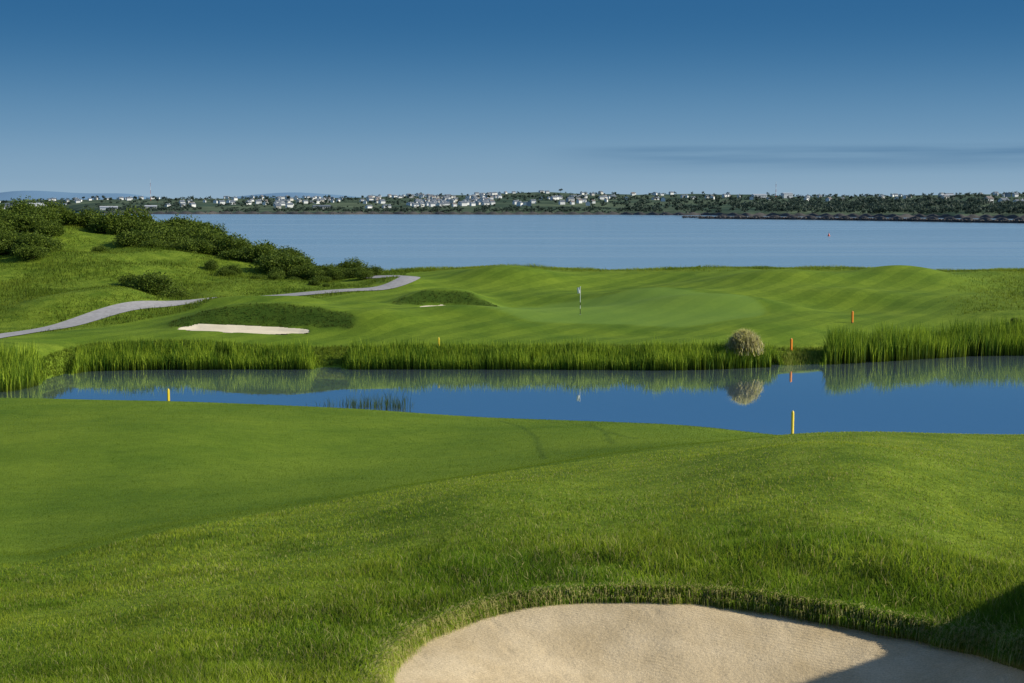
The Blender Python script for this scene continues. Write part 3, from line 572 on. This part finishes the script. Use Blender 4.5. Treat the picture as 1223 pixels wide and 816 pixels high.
def reeds(n0,p0,p1,foff,h0,h1,label,seed,c0=(.05,.125,.008),c1=(.42,.54,.04),w=.05,sd_t=.4):
    x,D,px,g=scatter(n0,p0,p1,lambda p,g:knot(10,p)+foff(p,g),seed)
    e=np.clip(np.minimum(px-p0,p1-px)/12,.25,1); ok=(vnoise(x,D,1.0,seed+1)>-.38); x=x[ok];D=D[ok];e=e[ok]; n1=len(x)
    z=np.maximum(H(x,D),PW-.35)-.05; z=np.minimum(z,PW+.9)
    h=g.uniform(h0,h1,n1)*e*(1+vnoise(x,D*.3,1.3,seed+2)*.35); tt=np.clip(g.normal(.36,sd_t,n1)+vnoise(x,D,1.5,seed+3)*.5,0,1)
    stuff(blades('reeds',np.stack([x,D,z],1),h,w*g.uniform(.6,1.3,n1),g.uniform(0,.28,n1),cmix(c0,c1,tt),rm_,.05,seed),label,'reeds')  # reed feet nearly black, self-shadowing put into their colour
reeds(9000,78,380,lambda p,g:g.uniform(-1.5,.9,len(p)),1.0,1.6,'tall green reed bed on the far pond bank below the front bunker',71)
reeds(15500,406,938,lambda p,g:g.uniform(-1.5,.9,len(p)),1.0,1.6,'longest green reed bed along the middle of far pond bank',81)
reeds(12500,982,1420,lambda p,g:g.uniform(-1.6,1.6,len(p)),1.6,2.3,'tall green reed bed in the right corner of the pond',91)
reeds(6000,-160,50,lambda p,g:g.uniform(-2.0,2.6,len(p)),1.2,1.9,'tall green reed bed at the left edge of the pond',101)
reeds(3000,-60,92,lambda p,g:g.uniform(-6,-.5,len(p))*np.clip((96-p)/80,.1,1),.10,.3,'low floating water weed at the left end of pond',111,(.03,.07,.012),(.14,.22,.02))
reeds(2500,930,1010,lambda p,g:g.uniform(-1.0,1.4,len(p)),.2,.5,'low mixed sedge between the two right hand reed beds',121,(.12,.20,.02),(.40,.42,.07))
g=np.random.default_rng(5); n1=420; xx=g.triangular(360,470,494,n1); Dm=74.2+g.normal(0,.7,n1); xr_=(xx-611.5)/F*Dm
P=np.stack([xr_,Dm,np.full(n1,PW-.1)],1); hh=g.uniform(.3,1.0,n1)*np.interp(xx,[360,400,450,494],[.35,.7,1,1.0])
stuff(blades('rushes',P,hh,.022*g.uniform(.7,1.2,n1),g.uniform(0,.6,n1),cmix((.03,.055,.02),(.10,.16,.04),g.uniform(0,1,n1)),rm_,.6,6),'sparse dark rushes standing in open pond water behind the fairway','rushes')
# ------------------------------------------------------------------ gorse bushes
gA=(.035,.07,.009); gB=(.165,.225,.026)
bv=[]
for i in range(6):
    V,T,c=leafcloud(4200,[1.4,1.9,1.2][i%3],1.3,[1.1,.95,1.35][i%3],.75,.075,gA,gB,24,200+i,.5); V[:,2]=np.maximum(V[:,2],-.25)
    bv.append(npmesh('foliage',V,T,lm,cols=c,k=4,link=False))
def stems(nS,hh,rr,seed):
    g=random.Random(seed); mb=MB()
    for k in range(nS):
        a=g.uniform(0,6.28); tx=math.cos(a)*g.uniform(.2,.8)*rr; ty=math.sin(a)*g.uniform(.2,.8)*rr; n0=len(mb.v); rad=.045
        for (f,r_) in ((0,1),(.5,.7),(1,.3)):
            for q_ in range(5):
                b_=q_*1.2566; mb.v.append((tx*f*f+rad*r_*math.cos(b_),ty*f*f+rad*r_*math.sin(b_),hh*f-.25))
        for j in range(2):
            for q_ in range(5): q2=(q_+1)%5; mb.f.append((n0+j*5+q_,n0+j*5+q2,n0+(j+1)*5+q2,n0+(j+1)*5+q_))
    return mb.mesh('stem',bark,True)
stm=stems(9,1.3,.9,3)
spots=[]
def bush(px,D,s_,sq=1.0,where='',group=''):
    x=(px-611.5)/F*D; i=len(spots); spots.append(1); e=empty('gorse_bush',(x,D,float(H(x,D))-.2*s_),random.uniform(0,6.28))
    mobj('foliage',bv[i%6],e,scale=(s_,s_,s_*sq)); mobj('stem',stm,e,scale=(s_*.9,s_*.9,s_*sq*.8)); tag(e,where,'bush',group)
gr_=random.Random(11)
def row(n0,p0,p1,d0,d1,s0,s1,where,sq=.9,dd=4):
    for k in range(n0):
        px=p0+(p1-p0)*(k+gr_.uniform(-.3,1.3))/n0; f=(px-p0)/(p1-p0); D=d0+(d1-d0)*f+gr_.uniform(-dd,dd); sz=gr_.uniform(s0,s1)
        if gr_.random()<.3: sz*=.6
        bush(px,D,sz,sq*gr_.uniform(.65,1.1),where,where)
row(28,-110,130,162,162,1.3,2.0,'dark gorse bush on the hilltop at the far left')
row(24,-60,68,152,150,1.4,2.1,'large dark gorse bush on the slope at the left edge')
row(18,-60,56,138,136,1.2,1.9,'dark gorse bush lowest on the slope at the left edge',.95,5)
row(38,124,262,160,156,1.4,2.2,'dark gorse bush in the clump on the hill crest')
row(16,150,270,150,147,.8,1.5,'dark gorse bush on the slope just below the crest clump',.85,4)
row(46,195,362,154,141,1.2,1.9,'dark gorse bush along the falling crest of the hill')
row(30,325,440,139,137,.7,1.35,'low gorse bush at the right foot of the hill',.9,3)
row(12,240,400,134,130,.45,.9,'small gorse bush in the meadow below the crest')
for (px,D,s_,lab) in [(184,121,1.5,'dark round gorse bush in the hollow beside the path'),(208,120,1.2,'smaller dark bush right of the round bush in the hollow'),(164,123,1.1,'dark bush left of the round bush in the hollow'),(1216,106,.4,'small dark bush at the right edge above the reeds'),(120,142,.7,'small lone bush on the open left slope')]:
    bush(px,D,s_,.8,lab,None)
# ------------------------------------------------------------------ pale bushy clump
straw=leafmat('straw_blade',.35,.85)
px,Dp=891,92.6; x0=(px-611.5)/F*Dp; e=empty('pampas_grass',(x0,Dp,PW+.45)); e.scale=(1.05,1.05,1.05)
n1=6400; g=np.random.default_rng(9); a=g.uniform(0,6.283,n1); ph=np.abs(g.normal(0,.62,n1)).clip(0,1.45); rr=g.uniform(.45,1,n1)**.6
P=np.stack([np.sin(ph)*np.cos(a)*1.25*rr,np.sin(ph)*np.sin(a)*1.25*rr,np.cos(ph*.9)*1.6*rr],1)
n2=3200; o_=blades('foliage',P[:n2],g.uniform(.25,.55,n2),.035*g.uniform(.6,1.3,n2),g.uniform(.2,1,n2),cmix((.55,.56,.12),(.9,.86,.34),g.uniform(0,1,n2)),straw,.85,10); o_.parent=e
o_=blades('seed_heads',P[n2:]*1.03,g.uniform(.15,.4,n2),.04*g.uniform(.6,1.3,n2),g.uniform(.2,1,n2),cmix((.82,.75,.36),(.95,.9,.55),g.uniform(0,1,n2)),straw,.9,11); o_.parent=e
mobj('stem',stems(14,1.1,.8,8),e)
tag(e,'pale straw coloured bushy grass clump among the reeds','plant')
# ------------------------------------------------------------------ stakes
yel=simple('yellow_paint',(.8,.6,.04),.5,.06,6); ora=simple('orange_paint',(.9,.27,.03),.5,.06,6); dk=simple('bare_post_base',(.12,.09,.06),.9,.2,6)
def stake(x,D,z,h,m,label,r=.045):
    e=empty('marker_stake',(x,D,z-.1),R(40)); mb=MB()
    mb.poly([(-r,-r,.15),(r,-r,.15),(r,r,.15),(-r,r,.15),(-r,-r,h),(r,-r,h),(r,r,h),(-r,r,h),(0,0,h+.08)],[(0,1,5,4),(1,2,6,5),(2,3,7,6),(3,0,4,7),(4,5,8),(5,6,8),(6,7,8),(7,4,8),(3,2,1,0)]); mobj('post',mb.mesh('post',m),e)
    mb=MB(); r-=.006; mb.box(-r,r,-r,r,-.3,.15); mobj('post_base',mb.mesh('post_base',dk),e); tag(e,label,'stake','stakes marking the pond edge')
def st(px,D,topy,m,label):
    x=ray(px,topy)[0]*D; z=max(float(H(x,D)),PW-.1); stake(x,D,z,max(zat(topy,D)-z+.05,.7),m,label)
st(947,61.5,491,yel,'yellow stake at the near edge of the pond, tallest marker')
st(201,60.5,469,yel,'yellow stake behind the near fairway at the left')
st(524,95,408.5,yel,'small yellow stake behind the middle reed bed')
x,D,z=ground(945,420,93,102); stake(x,D,z,.95,ora,'orange stake on the bank right of the straw clump',.06)
x,D,z=ground(1018,386,98,120); stake(x,D,z,.95,ora,'orange stake on the grass left of the right reed bed',.06)
# ------------------------------------------------------------------ flagstick
x,D,z=ground(693,376,98,125); e=empty('golf_flagstick',(x,D,z)); mb=MB()
wp=simple('white_paint',(.85,.85,.82),.4,.04,5); bk=simple('black_paint',(.03,.03,.03),.5,.1,5); fl=simple('flag_cloth',(.78,.79,.78),.8,.06,5)
for z0,z1,m in ((0,.45,bk),(.45,.7,wp),(.7,.95,bk),(.95,2.15,wp)):
    mb=MB(); mb.lathe([(.022,z0),(.022,z1)],10); mobj('pole',mb.mesh('pole',m),e)
V=[];f=[]
for i in range(9):
    for j in range(7):
        V.append((-.02-.24*i/8*(1-.25*(j/6)),.05*math.sin(i*.9+j*.3),2.13-.44*j/6-.12*i/8-.04*math.sin(i*.7)))
for i in range(8):
    for j in range(6): a=i*7+j; f.append((a,a+1,a+8,a+7))
mb=MB(); mb.poly(V,f); mobj('flag',mb.mesh('flag',fl,True),e)
mb=MB(); mb.lathe([(.055,.012),(.055,.02)],14); mobj('cup',mb.mesh('cup',wp),e)
tag(e,'white golf flag on a black and white pole standing in the green','flagstick')
rx,rz=ray(990,282); D=CAMZ/-rz; e=empty('buoy',(rx*D,D,0)); e.scale=(.6,.6,.6); mb=MB(); mb.lathe([(.2,-.4),(.9,-.2),(1.0,.3),(.55,.9),(.3,1.8),(.1,2.1)],14); mobj('float',mb.mesh('float',simple('buoy_red',(.75,.12,.06),.4),True),e)
mb=MB(); mb.lathe([(.06,2.1),(.06,2.7),(.22,2.75),(.22,3.0)],8); mobj('topmark',mb.mesh('topmark',dk),e); tag(e,'small red buoy floating on the sea at the right','buoy')
